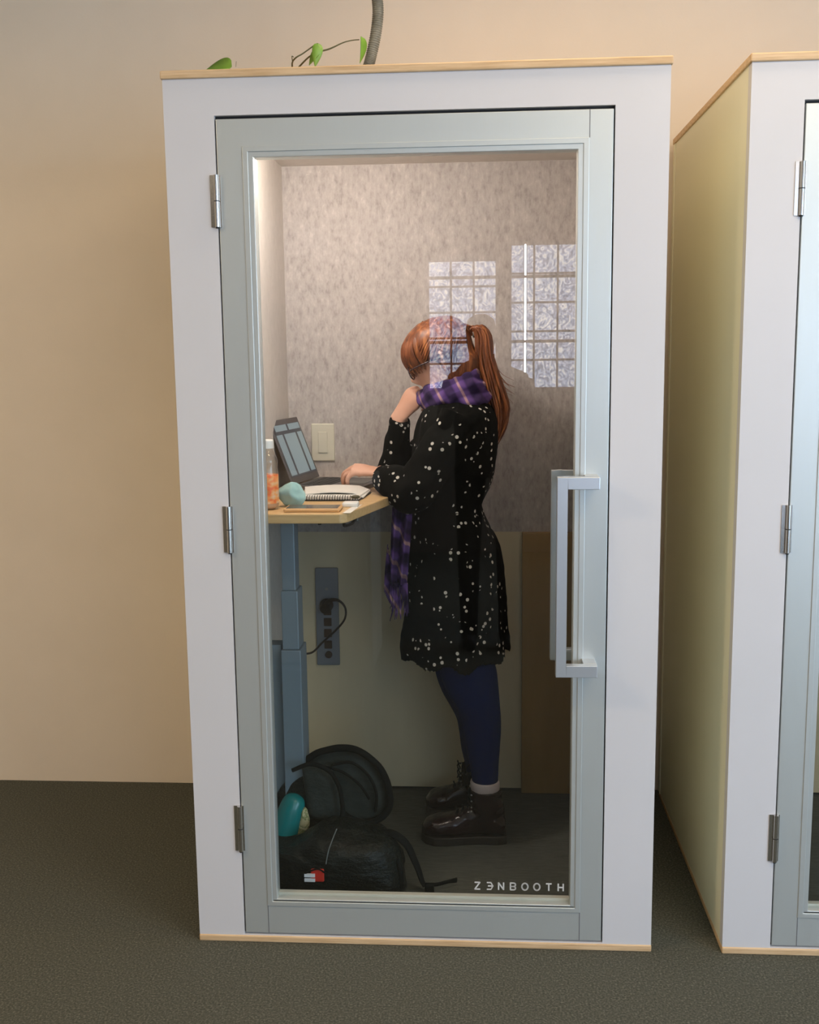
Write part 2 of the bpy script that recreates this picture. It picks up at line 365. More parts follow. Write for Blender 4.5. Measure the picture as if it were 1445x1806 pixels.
# ---------------------------------------------------------------- the booth
W, H, D = 1.178, 2.19, .985
IX0, IX1, IY0, IY1, IZ0 = .108, 1.06, .05, .93, .032
def make_booth():
    t = thing('phone_booth', 'white phone booth with the standing person inside, vines on its roof', 'phone booth', (W/2, D/2, 0), 'white phone booths along the wall')
    obj('base_board', B(-.001, W+.001, -.003, D, 0, .018), M_ply, t, bevel=.003, label='pale wooden edge at the foot')
    obj('top_board', B(-.004, W+.004, -.006, D+.004, H-.019, H), M_ply, t, bevel=.003, label='pale wooden edge of the roof')
    obj('inner_floor', B(.02, W-.02, .03, D-.02, .018, IZ0), M_intfloor, t)
    obj('front_panel', ring(nb(), .0, W, .018, H-.019, .120, 1.054, .021, 2.087, 0, .03), M_white, t)
    obj('side_panel', B(0, .012, .03, D, .018, H-.019), M_side_lam, t, label='pale olive cream side panel')
    obj('side_panel', B(W-.012, W, .03, D, .018, H-.019), M_side_lam, t, label='pale olive cream side panel')
    obj('corner_trim', B(-.003, .0, D-.03, D, .018, H-.019), M_side_lam, t, bevel=.001)
    obj('back_panel', B(.012, W-.012, D-.015, D, .018, H-.019), M_white, t)
    obj('inner_wall', B(.012, IX0, .055, D-.015, IZ0, H-.019), M_feltw, t)
    obj('inner_wall', B(IX1, W-.012, .055, D-.015, IZ0, H-.019), M_feltw, t)
    obj('inner_ceiling', B(IX0, IX1, .03, D-.015, 2.125, H-.019), M_feltw, t)
    obj('felt_lining', B(IX0, IX1, IY1, D-.015, .938, 2.125), M_felt, t, label='mottled grey felt back wall')
    obj('wood_lining', B(IX0, .88, IY1, D-.015, .042, .938), M_ply3, t, label='board under the felt, window light painted in as a pale tone')
    obj('wood_lining', B(.88, IX1, IY1-.02, D-.015, IZ0, .938), M_ply2, t, bevel=.002, label='wooden board in the right corner, shade painted in as brown')
    # recessed lamp in the ceiling
    bm = nb(); cyl(bm, (.28, .26, 2.125), (.28, .26, 2.112), .065, 32); lo = obj('lamp_ring', bm, M_white, t)
    bm = nb(); cyl(bm, (.28, .26, 2.112), (.28, .26, 2.109), .052, 32); obj('lamp_diffuser', bm, M_lamp, lo)
    # switch plate, power strip
    sp = obj('switch_plate', B(.183, .260, IY1-.007, IY1, 1.178, 1.302), M_plate, t, bevel=.003, label='cream switch plate')
    obj('rocker', B(.206, .237, IY1-.011, IY1-.007, 1.205, 1.275), M_plate, sp, bevel=.002)
    ps = obj('power_strip', B(.184, .262, IY1-.012, IY1, .478, .816), M_outlet, t, bevel=.003, label='grey vertical socket strip')
    for k, z in enumerate((.668, .630, .591, .551)):
        s = obj('socket', B(.211, .237, IY1-.017, IY1-.010, z-.014, z+.014), M_socket, ps, bevel=.002)
    cyl(bm := nb(), (.225, IY1-.010, .516), (.225, IY1-.018, .516), .012, 20); obj('round_socket', bm, M_socket, ps)
    cyl(bm := nb(), (.223, IY1-.010, .744), (.223, IY1-.014, .744), .005, 12); obj('indicator', bm, M_eyel, ps)
    # door
    dr = obj('door', ring(nb(), .1235, 1.0505, .0255, 2.079, .210, .970, .122, 1.991, 0.0, .042), M_alu, t, bevel=.0015, label='grey aluminium framed glass door')
    obj('glazing_bead', ring(nb(), .1845, .9955, .1030, 2.0165, .1975, .9825, .1150, 2.0035, -.0025, .002), M_alu, dr, bevel=.001)
    for xa, xb, za, zc in ((.1845, .1860, .0265, .103), (.994, .9955, .0265, .103), (.9955, .997, 2.0165, 2.078)):
        obj('rail_joint', B(xa, xb, -.0006, .0, za, zc), M_mullion, dr)
    bm = nb(); ring(bm, .1975, .9825, .1150, 2.0035, .2005, .980, .1185, 1.9965, .001, .011); obj('gasket', bm, M_black, dr)
    obj('sill_bead', B(.1995, .981, .0000, .0100, .1150, .1195), M_bead, dr, bevel=.001, label='pale bottom bead')
    obj('inner_sill_bead', B(.205, .975, .024, .040, .118, .1280), M_bead, dr, bevel=.001)
    obj('glass_pane', B(.200, .980, .011, .018, .118, 2.000), M_glass, dr)
    obj('door_seal', ring(nb(), .119, 1.055, .0195, 2.089, .130, 1.045, .030, 2.070, .0305, .0545), M_black, t)
    bm = nb(); ring(bm, .1205, 1.0535, .0215, 2.0865, .1225, 1.0515, .0245, 2.0795, .012, .03); obj('door_gap_seal', bm, M_black, t)
    # handles (outside and inside)
    for nm, ya, yb, yd, sx in (('pull_handle', -.066, -.044, 0.0, 0), ('inner_pull_handle', .082, .104, .042, -.004)):
        bm = nb()
        z0, z1 = .748, 1.236
        box(bm, .924+sx, .949+sx, ya, yb, z0, z1)
        box(bm, .949+sx, 1.024, ya, yb, z0, z0+.029); box(bm, .949+sx, 1.024, ya, yb, z1-.029, z1)
        if yd < ya: a_, b2 = yd, ya
        else: a_, b2 = yb, yd
        box(bm, .992, 1.024, a_, b2, z0, z0+.029); box(bm, .992, 1.024, a_, b2, z1-.029, z1)
        bmesh.ops.remove_doubles(bm, verts=bm.verts, dist=1e-5)
        obj(nm, bm, M_handle, dr, bevel=.0012)
    for z0, z1 in ((1.832, 1.952), (1.044, 1.160), (.255, .378)):
        h = obj('hinge', cyl(nb(), (.1205, -.0055, z0), (.1205, -.0055, z1), .0062, 16), M_chrome, dr, smooth=False)
        bm = nb(); zm = (z0+z1)/2
        box(bm, .105, .1195, -.0022, .0, z0, z1); box(bm, .1215, .1300, -.0022, .0, z0, z1); obj('hinge_leaf', bm, M_chrome, h)
        obj('hinge_joint', cyl(nb(), (.1205, -.0055, zm-.001), (.1205, -.0055, zm+.001), .0066, 16), M_black, h)
        obj('hinge_pin', cyl(nb(), (.1205, -.0055, z0-.003), (.1205, -.0055, z0), .004, 12), M_black, h)
    # vinyl lettering on the pane
    bm = nb(); yl = .0105
    def stroke(x0, z0, x1, z1, w_=.0036):
        a, b_ = Vector((x0, 0, z0)), Vector((x1, 0, z1)); d = (b_-a).normalized(); nrm = Vector((-d.z, 0, d.x))*w_/2
        a -= d*w_*.25; b_ += d*w_*.25
        loft(bm, [[Vector((q.x, y, q.z)) for q in (a-nrm, b_-nrm, b_+nrm, a+nrm)] for y in (yl-.0006, yl)])
    def arc(cx, cz, rx, rz, a0, a1, n=20, w_=.0036):
        for k in range(n):
            t0, t1 = a0+(a1-a0)*k/n, a0+(a1-a0)*(k+1)/n
            stroke(cx+rx*math.cos(t0), cz+rz*math.sin(t0), cx+rx*math.cos(t1), cz+rz*math.sin(t1), w_)
    hh = .0185; zb = .1560; x = .7265; gw = .0128; adv = .0306
    def nx():
        nonlocal x
        r = x; x += adv; return r
    p = nx(); stroke(p, zb+hh, p+gw, zb+hh); stroke(p+gw, zb+hh, p, zb); stroke(p, zb, p+gw, zb)
    p = nx(); stroke(p+.001, zb+hh, p+gw-.002, zb+hh); stroke(p+.004, zb+hh*.5, p+gw+.003, zb+hh*.5); stroke(p+.001, zb, p+gw-.002, zb)
    stroke(p+gw-.002, zb+hh, p+gw+.003, zb+hh*.5, .003); stroke(p+gw+.003, zb+hh*.5, p+gw-.002, zb, .003)
    p = nx(); stroke(p, zb, p, zb+hh); stroke(p, zb+hh, p+gw, zb); stroke(p+gw, zb, p+gw, zb+hh)
    p = nx(); stroke(p, zb, p, zb+hh)
    for c in (.25, .75):
        stroke(p, zb+hh*(c-.25), p+gw*.6, zb+hh*(c-.25)); stroke(p, zb+hh*(c+.25), p+gw*.6, zb+hh*(c+.25)); arc(p+gw*.6, zb+hh*c, gw*.4, hh*.25, -PI/2, PI/2, 10)
    for _ in range(2): p = nx(); arc(p+gw/2, zb+hh/2, gw*.60, hh*.5, 0, 2*PI, 24)
    p = nx(); stroke(p, zb+hh, p+gw, zb+hh); stroke(p+gw/2, zb, p+gw/2, zb+hh)
    p = nx(); stroke(p, zb, p, zb+hh); stroke(p+gw, zb, p+gw, zb+hh); stroke(p, zb+hh/2, p+gw, zb+hh/2)
    obj('lettering', bm, M_vinyl, dr, label='small pale ZENBOOTH lettering in the lower right of the pane')
    return t
def booth_lamp(x):
    l = bpy.data.lights.new('booth_lamp_light', 'POINT'); l.energy = W_BOOTH*10; l.color = (1, .86, .78); l.shadow_soft_size = .05
    o = bpy.data.objects.new('booth_lamp_light', l); COL.objects.link(o); o.location = (.28+x, .26, 2.04)
    return o
booth = make_booth(); booth_lamp(0)
def copy_tree(o, parent=None, off=None):
    c = o.copy(); COL.objects.link(c)
    if parent is not None:
        inv = o.matrix_parent_inverse.copy(); c.parent = parent; c.matrix_parent_inverse = inv
    for ch in list(o.children): copy_tree(ch, c)
    return c
BX = 1.358
booth2 = copy_tree(booth); booth2.location.x += BX
booth2['label'] = 'white phone booth at the right edge of the photo, cut off by the frame'
# inverse of each copied part is kept, so the copy follows its own root

# ---------------------------------------------------------------- desks
DZ = 1.115
def make_desk(label):
    t = thing('standing_desk', label, 'desk', (.25, .5, IZ0), 'standing desks inside the booths')
    poly = [(.110, .165), (.375, .165), (.392, .180), (.478, .505), (.482, .54), (.482, .925), (.110, .925)]
    obj('tabletop', prism(nb(), poly, DZ-.026, DZ), M_desk, t, bevel=.003)
    obj('column', B(.180, .228, .33, .41, .70, .87), M_steel, t, bevel=.003)
    obj('column', B(.183, .222, .335, .40, .87, DZ-.026), M_steel, t, bevel=.003)
    obj('column', B(.177, .234, .32, .42, IZ0, .70), M_steel, t, bevel=.003)
    bm = nb(); box(bm, .128, .174, .345, .40, IZ0+.01, .709); o = obj('drive_box', bm, M_steel, t, bevel=.002)
    bm = nb()
    for z in (.685, .45, .25): obj('screw', cyl(nb(), (.138, .346, z), (.138, .342, z), .003, 10), M_black, o)
    obj('foot', B(.112, .30, .31, .43, IZ0, IZ0+.03), M_steel, t, bevel=.004)
    obj('crossbar', B(.115, .40, .36, .40, DZ-.052, DZ-.027), M_steeld, t, bevel=.002)
    obj('crossbar', B(.115, .40, .82, .86, DZ-.052, DZ-.027), M_steeld, t, bevel=.002)
    cyl(bm := nb(), (.30, .30, DZ-.026), (.30, .30, DZ-.050), .005, 10); obj('cable_hook', bm, M_black, t)
    tube(bm := nb(), [Vector((.38, .24, DZ-.027)), Vector((.375, .25, DZ-.045)), Vector((.39, .32, DZ-.048)), Vector((.40, .36, DZ-.027))], .004, 8); obj('cable_hook', bm, M_black, t)
    return t
desk = make_desk('height adjustable desk with oak top inside the left booth, laptop on it')
desk2 = copy_tree(desk); desk2.location.x += BX
desk2['label'] = 'oak topped desk just visible at the right edge inside the right-hand booth'

# power cord plugged into the strip
t = thing('power_cord', 'thin black cord and round plug hanging in a loop from the grey socket strip', 'cord', (.225, .9, .71))
obj('plug', cyl(nb(), (.222, IY1-.012, .690), (.222, IY1-.050, .682), .024, 20, .018), M_cord, t, smooth=False, bevel=.003)
pts = [P(572, 1072, .885), P(580, 1060, .87), P(597, 1059, .86), P(609, 1072, .86), P(608, 1092, .86), P(592, 1112, .87), P(568, 1134, .87), P(552, 1150, .86), P(536, 1153, .80), P(526, 1150, .6), P(518, 1140, .44)]
obj('cable', tube(nb(), pts, [.008, .007, .0045]+[.0035]*8, 10), M_cord, t, smooth=True)

# cord behind the booths, in the gap
t = thing('wall_cable', 'black cable drooping in the gap between the two booths', 'cable', (1.26, .98, 0))
tube(bm := nb(), [Vector((1.16, 1.015, .36)), Vector((1.25, 1.005, .375)), Vector((1.285, 1.0, .36)), Vector((1.262, 1.01, .28)), Vector((1.258, 1.01, .22))], .006, 8); obj('cable', bm, M_cord, t, smooth=True)
obj('power_brick', B(1.225, 1.31, .985, 1.028, 0.0, .235), M_cord, t, bevel=.006)

# ---------------------------------------------------------------- roof: pothos and conduit
RZ = H
t = thing('potted_vine', 'trailing green vine growing over the roof edge of the left booth', 'plant', (.30, .62, RZ))
lathe(bm := nb(), (.30, .62, RZ), [(.03, 0), (.045, .001), (.058, .07), (.062, .075), (.055, .075), (.05, .06)]); obj('pot', bm, M_pot, t, smooth=True)
def leaf(center, axis, up, ln, wd, fold=.25):
    bm = nb(); axis = axis.normalized(); side = axis.cross(up).normalized(); nrm = side.cross(axis)
    n = 12; top = []
    for k in range(n+1):
        s = k/n; hw = wd*(math.sin(PI*min(1, s*1.02)**.62)**.9 if 0 < s < 1 else 0)
        c = center + axis*(ln*(s-.0)) + nrm*(-.12*ln*s*s)
        top.append((c - side*hw + nrm*hw*fold, c + nrm*-.0, c + side*hw + nrm*hw*fold))
    for off in (0, -.0012):
        pass
    rings = [[a, b_, c, c-nrm*.0014, b_-nrm*.0014, a-nrm*.0014] for a, b_, c in top]
    loft(bm, rings); return bm
st = [P(385, 170, .62), P(500, 140, .30), P(517, 107, .12), P(535, 94, .10), P(556, 79, .10), P(561, 77, .10)]
tube(bm := nb(), st, [.003, .0025, .002, .0016, .0016, .0014], 8)
tube(bm, [P(516, 108, .12), P(515, 99, .11), P(518, 101, .11)], .0011, 6, k=3)
tube(bm, [P(500, 150, .3), P(540, 105, .14), P(562, 92, .105), P(582, 86, .10), P(606, 75, .10), P(622, 71, .10), P(634, 70, .10)], [.0025, .002, .002, .002, .0015, .0013, .0013], 8)
obj('vine_stem', bm, M_stem, t, smooth=True)
X_, Y_, Z_ = Vector((1, 0, 0)), Vector((0, 1, 0)), Vector((0, 0, 1))
obj('leaf', leaf(P(561, 76, .10), Vector((-.12, -.1, -1)), Vector((.3, -1, .1)), .056, .013, .5), M_leaf, t, smooth=True)
obj('leaf', leaf(P(566, 88, .11), Vector((-.75, -.1, -.75)), Vector((-.5, -1, .5)), .045, .014, .4), M_leaf, t, smooth=True)
obj('leaf', leaf(P(637, 64, .10), Vector((.05, -.1, -1)), Vector((1, -.6, 0)), .062, .012, .7), M_leaf, t, smooth=True)
obj('leaf', leaf(P(409, 117, .16), Vector((-1, .05, .03)), Vector((0, -.75, .8)), .068, .036, .12), M_leaf, t, smooth=True)
obj('leaf', leaf(Vector((.32, .62, RZ+.07)), Vector((1, .2, .1)), Z_, .08, .03), M_leaf, t, smooth=True)
obj('leaf', leaf(Vector((.28, .6, RZ+.07)), Vector((-.6, .8, .1)), Z_, .08, .03), M_leaf, t, smooth=True)
tube(bm := nb(), [P(416, 118, .14), P(417, 108, .14)], .0006, 6, k=2); obj('tendril', bm, M_stem, t)
# flexible conduit coming down to the roof
tt = thing('flexible_conduit', 'grey ribbed conduit curving down from the ceiling onto the booth roof', 'conduit', (.44, .52, RZ))
pts = [P(640, 165, .52), P(648, 125, .52), P(655, 98, .52), P(663, 60, .52), P(667, 20, .52), P(664, -20, .52), P(662, -90, .52)]
pts[0].z = max(pts[0].z, RZ+.004); pts.append(Vector((pts[-1].x, pts[-1].y, ZC-.002)))
S = spline([tuple(p) for p in pts], 40)
bm = nb(); tube(bm, [Vector(s) for s in S], [.0150+.0012*math.sin(k*1.6) for k in range(len(S))], 14, k=1); obj('hose', bm, M_conduit, tt, smooth=True)

# ---------------------------------------------------------------- things on the desk
def lerp(a, b_, t): return a + (b_-a)*t
# laptop
t = thing('laptop', 'open dark grey laptop with its lit screen facing the person', 'laptop', (.27, .72, DZ))
hn, hf = Vector((.167, .655, DZ+.016)), Vector((.214, .885, DZ+.016))
dh = (hf-hn).normalized(); dx = Vector((dh.y, -dh.x, 0)); Lb = .225; wd = (hf-hn).length
def slab(bm, o, e1, l1, e2, l2, e3, l3):
    return loft(bm, [[o+e3*s, o+e1*l1+e3*s, o+e1*l1+e2*l2+e3*s, o+e2*l2+e3*s] for s in (0, l3)])
obj('base', slab(nb(), hn-Z_*.016, dh, wd, dx, Lb, Z_, .015), M_lapbody, t, bevel=.003)
bm = nb()
for r in range(5):
    for c in range(12):
        o_ = hn + dh*(.014+c*(wd-.028)/12) + dx*(.022+r*.018) - Z_*.001
        slab(bm, o_, dh, (wd-.028)/12-.003, dx, .015, Z_, .0012)
obj('keyboard', bm, M_key, t)
obj('trackpad', slab(nb(), hn+dh*(wd*.3)+dx*.135-Z_*.001, dh, wd*.4, dx, .07, Z_, .0008), M_steeld, t)
tl = Vector((.096, .655, 1.328)); up_ = (tl-hn+Vector((0, 0, 0))); Ls = up_.length; up_.normalize(); nrm = up_.cross(dh).normalized()
if nrm.x < 0: nrm = -nrm
sc_ = obj('screen_lid', slab(nb(), hn-nrm*.006, dh, wd, up_, Ls, nrm, .006), M_lapbody, t, bevel=.002)
bm = nb(); mrg = .012
q = [hn+dh*mrg+up_*.022, hn+dh*(wd-mrg)+up_*.022, hn+dh*(wd-mrg)+up_*(Ls-.018), hn+dh*mrg+up_*(Ls-.018)]
vs = [bm.verts.new(p+nrm*.0012) for p in q]; f = bm.faces.new(vs); uv = bm.loops.layers.uv.new('UVMap')
for l_, c in zip(f.loops, ((0, 0), (1, 0), (1, 1), (0, 1))): l_[uv].uv = c
obj('display', bm, M_screen, sc_, label='pale grey lit display')
# juice bottle
bc = P(474, 897, .255); bc.z = DZ; bx_, by_ = bc.x, .255
t = thing('juice_bottle', 'half full plastic juice bottle with orange label and white cap', 'bottle', (bx_, by_, DZ))
obj('bottle', lathe(nb(), (bx_, by_, DZ), [(.020, 0), (.026, .003), (.0285, .012), (.0285, .10), (.026, .115), (.028, .128), (.027, .138), (.020, .155), (.016, .163), (.016, .176)]), M_bottle, t, smooth=True)
obj('label_band', lathe(nb(), (bx_, by_, DZ), [(.0288, .018), (.0291, .019), (.0291, .094), (.0288, .095)]), M_label, t, smooth=True, label='orange fruit label')
obj('juice', lathe(nb(), (bx_, by_, DZ), [(.018, .002), (.0265, .012), (.0265, .035)]), mat('juice', (.7, .45, .3), .4), t, smooth=True)
obj('cap', lathe(nb(), (bx_, by_, DZ), [(.0185, .166), (.0185, .186), (.017, .189), (.003, .190)]), M_white2, t, smooth=False)
# face mask: crumpled pouch
t = Q(516, 893, DZ); cx, cy = t.x, t.y
bm = nb(); ball(bm, (cx, cy, DZ+.031), .030, 1.38, .8, 1.0, 36, 22)
for v_ in bm.verts:
    p = v_.co; v_.co += noise.noise_vector(p*28)*.010 + noise.noise_vector(p*70)*.003
    v_.co.z = max(v_.co.z, DZ+.0005)
t = obj('face_mask', bm, M_mask, smooth=True); tag(t, 'crumpled pale teal cloth mask lying between the bottle and the notebook', 'mask')
# notebooks
t = thing('spiral_notebook', 'white paged spiral notebook lying open in front of the laptop', 'notebook', (.30, .5, DZ))
na, nb_, nc, nd = Q(535, 884, DZ), Q(634, 884, DZ), Q(655, 858, DZ+.02), Q(536, 858, DZ+.02)
na.z = nb_.z = nc.z = nd.z = DZ
nc.y = nd.y = min(nc.y, .60)
def quadslab(pts, z0, z1): return loft(nb(), [[Vector((p.x, p.y, z)) for p in pts] for z in (z0, z1)])
obj('cover', quadslab([na, nb_, nc, nd], DZ+.0005, DZ+.003), M_spiral, t)
ins = lambda p, s: p + ((na+nb_+nc+nd)/4-p)*s
obj('pages', quadslab([ins(p, .03) for p in (na, nb_, nc, nd)], DZ+.003, DZ+.014), M_paper, t, bevel=.003)
top = [ins(p, .10) for p in (na, nb_, nc, nd)]
bm = nb()
for k in range(22):
    p = lerp(na, nb_, (k+.5)/22); tube(bm, [p+Vector((0, .006, DZ-p.z+.001)), p+Vector((0, -.004, DZ-p.z+.004)), p+Vector((0, -.004, DZ-p.z+.012)), p+Vector((0, .008, DZ-p.z+.0155))], .0011, 6, k=3)
obj('spiral_binding', bm, M_spiral, t)
# curled upper sheets
bm = nb(); rings = []
for k in range(13):
    s = k/12; a, b_ = lerp(na, nb_, .05+.98*s), lerp(nd, nc, .02+.97*s)
    zz = DZ+.016+.006*math.sin(s*PI) - (.010*max(0, s-.85)/.15)
    a = lerp(a, b_, .22)
    rings.append([Vector((a.x, a.y, zz)), Vector((b_.x, b_.y, zz+.004)), Vector((b_.x, b_.y, zz+.0015)), Vector((a.x, a.y, zz-.0025))])
loft(bm, rings); obj('loose_sheets', bm, M_paper, t, smooth=False)
# phone in tan case
pa, pb = Q(500, 897, DZ+.010), Q(598, 898, DZ+.010)
t = thing('phone', 'phone in a tan case lying along the front edge of the desk', 'phone', ((pa.x+pb.x)/2, pa.y, DZ))
obj('case', B(pa.x, pb.x, pa.y-.004, pa.y+.072, DZ, DZ+.010), M_phone, t, bevel=.004, seg=3)
obj('screen', B(pa.x+.006, pb.x-.006, pa.y+.002, pa.y+.066, DZ+.0095, DZ+.0106), M_phoneg, t)
# ear buds case and card
ea = Q(618, 890, DZ+.006)
o = obj('earbud_case', B(ea.x-.022, ea.x+.022, ea.y-.012, ea.y+.03, DZ, DZ+.013), M_white2, bevel=.005, seg=4); tag(o, 'small white earbud case beside the notebook at the desk edge', 'earbud case')
ea = Q(614, 900, DZ)
bm = nb(); loft(bm, [[Q(604, 905, DZ+z), Q(618, 905, DZ+z), Q(640, 889, DZ+z), Q(622, 893, DZ+z)] for z in (0, .001)])
o = obj('paper_slip', bm, M_paper); tag(o, 'pale paper slip lying at the front corner of the desk', 'paper')
dk = mat('dark_keyfob', (.06, .05, .02), .5)
ea = Q(627, 877, DZ+.02); bm = nb(); ball(bm, (ea.x, ea.y, DZ+.021), .010, 1.3, 1, .5)
o = obj('key_fob', bm, dk, smooth=True); tag(o, 'small dark key fob on the corner of the notebook', 'key fob')

# ---------------------------------------------------------------- backpack
BP = thing('backpack', 'black backpack lying open on the booth floor with its lid folded up', 'backpack', (.35, .33, IZ0))
def blob(poly, y, half, k=14, pinch=.6, wob=(9, .012)):
    """closed soft shape: silhouette (u,v) outline in plane y, inflated by half in depth"""
    pts = [P(u, v, y) for u, v in poly]; S = [Vector(s) for s in spline([tuple(p) for p in pts+[pts[0]]], 5)[:-1]]
    c = sum(S, Vector())/len(S); bm = nb(); rings = []
    for i in range(-k, k+1):
        a = i/k*PI/2*.985; s = max(math.cos(a), .02)**pinch; d = math.sin(a)*half
        rings.append([Vector((c.x+(p.x-c.x)*s, y+d, c.z+(p.z-c.z)*s)) for p in S])
    loft(bm, rings)
    for v_ in bm.verts:
        v_.co += noise.noise_vector(v_.co*wob[0])*wob[1] + noise.noise_vector(v_.co*wob[0]*3)*wob[1]*.45
        v_.co.z = max(v_.co.z, IZ0+.001); v_.co.x = max(v_.co.x, IX0+.004); v_.co.y = max(v_.co.y, .058)
    return bm
# front pouch (nearest the glass)
obj('front_pouch', blob([(470, 1468), (520, 1478), (560, 1455), (600, 1452), (650, 1462), (690, 1478), (708, 1510), (712, 1585), (600, 1595), (470, 1590)], .235, .10, pinch=.45), M_bag, BP, smooth=True)
obj('main_compartment', blob([(478, 1440), (486, 1400), (510, 1365), (548, 1350), (590, 1360), (600, 1420), (640, 1450), (690, 1475), (700, 1540), (470, 1560)], .36, .055, pinch=.4), M_bag, BP, smooth=True)
obj('inner_panel', blob([(532, 1352), (560, 1350), (590, 1372), (600, 1410), (600, 1448), (550, 1438), (540, 1400)], .315, .03, pinch=.4, wob=(12, .004)), M_bag2, BP, smooth=True)
# round lid standing up
lidp = [(528, 1352), (560, 1328), (605, 1319), (640, 1328), (672, 1358), (688, 1400), (684, 1430), (660, 1448), (620, 1450), (595, 1436), (584, 1400), (560, 1360)]
LD = obj('lid', blob(lidp, .40, .035, pinch=.35, wob=(9, .004)), M_bag2, BP, smooth=True)
tube(bm := nb(), [P(u, v, .36) for u, v in lidp[:9]+[(600, 1440)]], .0105, 10, wob=(20, .002)); obj('lid_rim', bm, M_strap, LD, smooth=True)
tube(bm := nb(), [P(u, v, .352) for u, v in [(584, 1350), (620, 1345), (650, 1368), (664, 1400), (662, 1432)]], .0045, 8); obj('lid_seam', bm, M_strap, LD, smooth=True)
tube(bm := nb(), [P(u, v, .345) for u, v in [(572, 1352), (605, 1362), (635, 1385), (652, 1410)]], .004, 8); obj('lid_seam', bm, M_strap, LD, smooth=True)
tube(bm := nb(), [P(u, v, .275) for u, v in [(516, 1358), (545, 1348), (575, 1356), (597, 1385), (604, 1420), (604, 1452)]], .0065, 8, wob=(20, .003)); obj('opening_rim', bm, M_strap, BP, smooth=True)
tube(bm := nb(), [P(u, v, .128) for u, v in [(594, 1462), (586, 1482), (579, 1502), (575, 1524)]], .0016, 8); obj('zip_piping', bm, M_zip, BP, smooth=True, label='pale zip line')
# dangling red tag with white bars
tg = obj('tag', B(*(lambda a, b_: (a.x, b_.x, .119, .127, b_.z, a.z))(P(548, 1533, .12), P(572, 1556, .12))), M_red, BP, bevel=.006, seg=3, label='red tag with two white bars')
a, b_ = P(537, 1541, .117), P(556, 1555, .117); mid = (a.z+b_.z)/2
bm = nb(); box(bm, a.x, b_.x, .115, .120, mid+.0022, a.z); box(bm, a.x, b_.x, .115, .120, b_.z, mid-.0022); obj('tag_bars', bm, M_pwhite, tg)
tube(bm := nb(), [P(u, v, .118) for u, v in [(550, 1558), (540, 1560), (534, 1553), (536, 1543), (548, 1536), (562, 1533), (574, 1540)]], .0022, 8); obj('tag_ring', bm, M_strap, tg, smooth=True)
# shoulder strap
tube(bm := nb(), [P(660, 1470, .26), P(690, 1470, .24), P(716, 1490, .235), P(733, 1520, .23), P(742, 1548, .22), P(750, 1563, .215)], [.012, .013, .014, .013, .011, .008], 10, flat=(1, .45), up=Vector((1, 0, .4)), wob=(16, .004))
ST = obj('shoulder_strap', bm, M_strap, BP, smooth=True)
for v_ in ST.data.vertices: v_.co.z = max(v_.co.z, IZ0+.001)
tube(bm := nb(), [P(750, 1560, .22), P(770, 1560, .235), P(790, 1555, .25), P(806, 1552, .265)], [.006, .006, .006, .008], 8, flat=(1, .35), up=Z_)
o = obj('strap_tail', bm, M_strap, ST, smooth=True)
for v_ in o.data.vertices: v_.co.z = max(v_.co.z, IZ0+.002)
obj('buckle', B(*(lambda p: (p.x-.012, p.x+.014, p.y-.006, p.y+.006, IZ0+.002, IZ0+.026))(P(757, 1556, .21))), M_strap, ST, bevel=.004)
tube(bm := nb(), [P(690, 1500, .22), P(702, 1520, .2), P(708, 1545, .19), P(706, 1566, .19)], [.006, .007, .007, .006], 8, wob=(20, .003)); obj('side_strap', bm, M_strap, BP, smooth=True)
# teal bottle stuck in the bag: top-level thing
a, b_ = P(494, 1492, .27), P(523, 1400, .30); d = (b_-a).normalized(); Ln = (b_-a).length
t = thing('drink_flask', 'shiny teal flask sticking out of the open backpack', 'flask', a)
tube(bm := nb(), [a-d*.05, a, a+d*Ln*.55, a+d*Ln*.85, a+d*Ln*.96, a+d*Ln], [.036, .039, .039, .033, .022, .004], 28); obj('flask_body', bm, M_teal, t, smooth=True)
bm = blob([(518, 1478), (524, 1450), (536, 1424), (543, 1432), (544, 1462), (530, 1482)], .285, .016, wob=(18, .006))
o = obj('printed_cloth', bm, M_printcloth, smooth=True); tag(o, 'cream and green leaf print cloth tucked beside the teal flask', 'cloth')

# ---------------------------------------------------------------- the standing person (faces left)
def ell_ring(c, rx, ry, n=40, tw=0):
    return [Vector((c.x+math.cos(2*PI*j/n)*rx, c.y+math.sin(2*PI*j/n)*ry, c.z)) for j in range(n)]
YC = .66
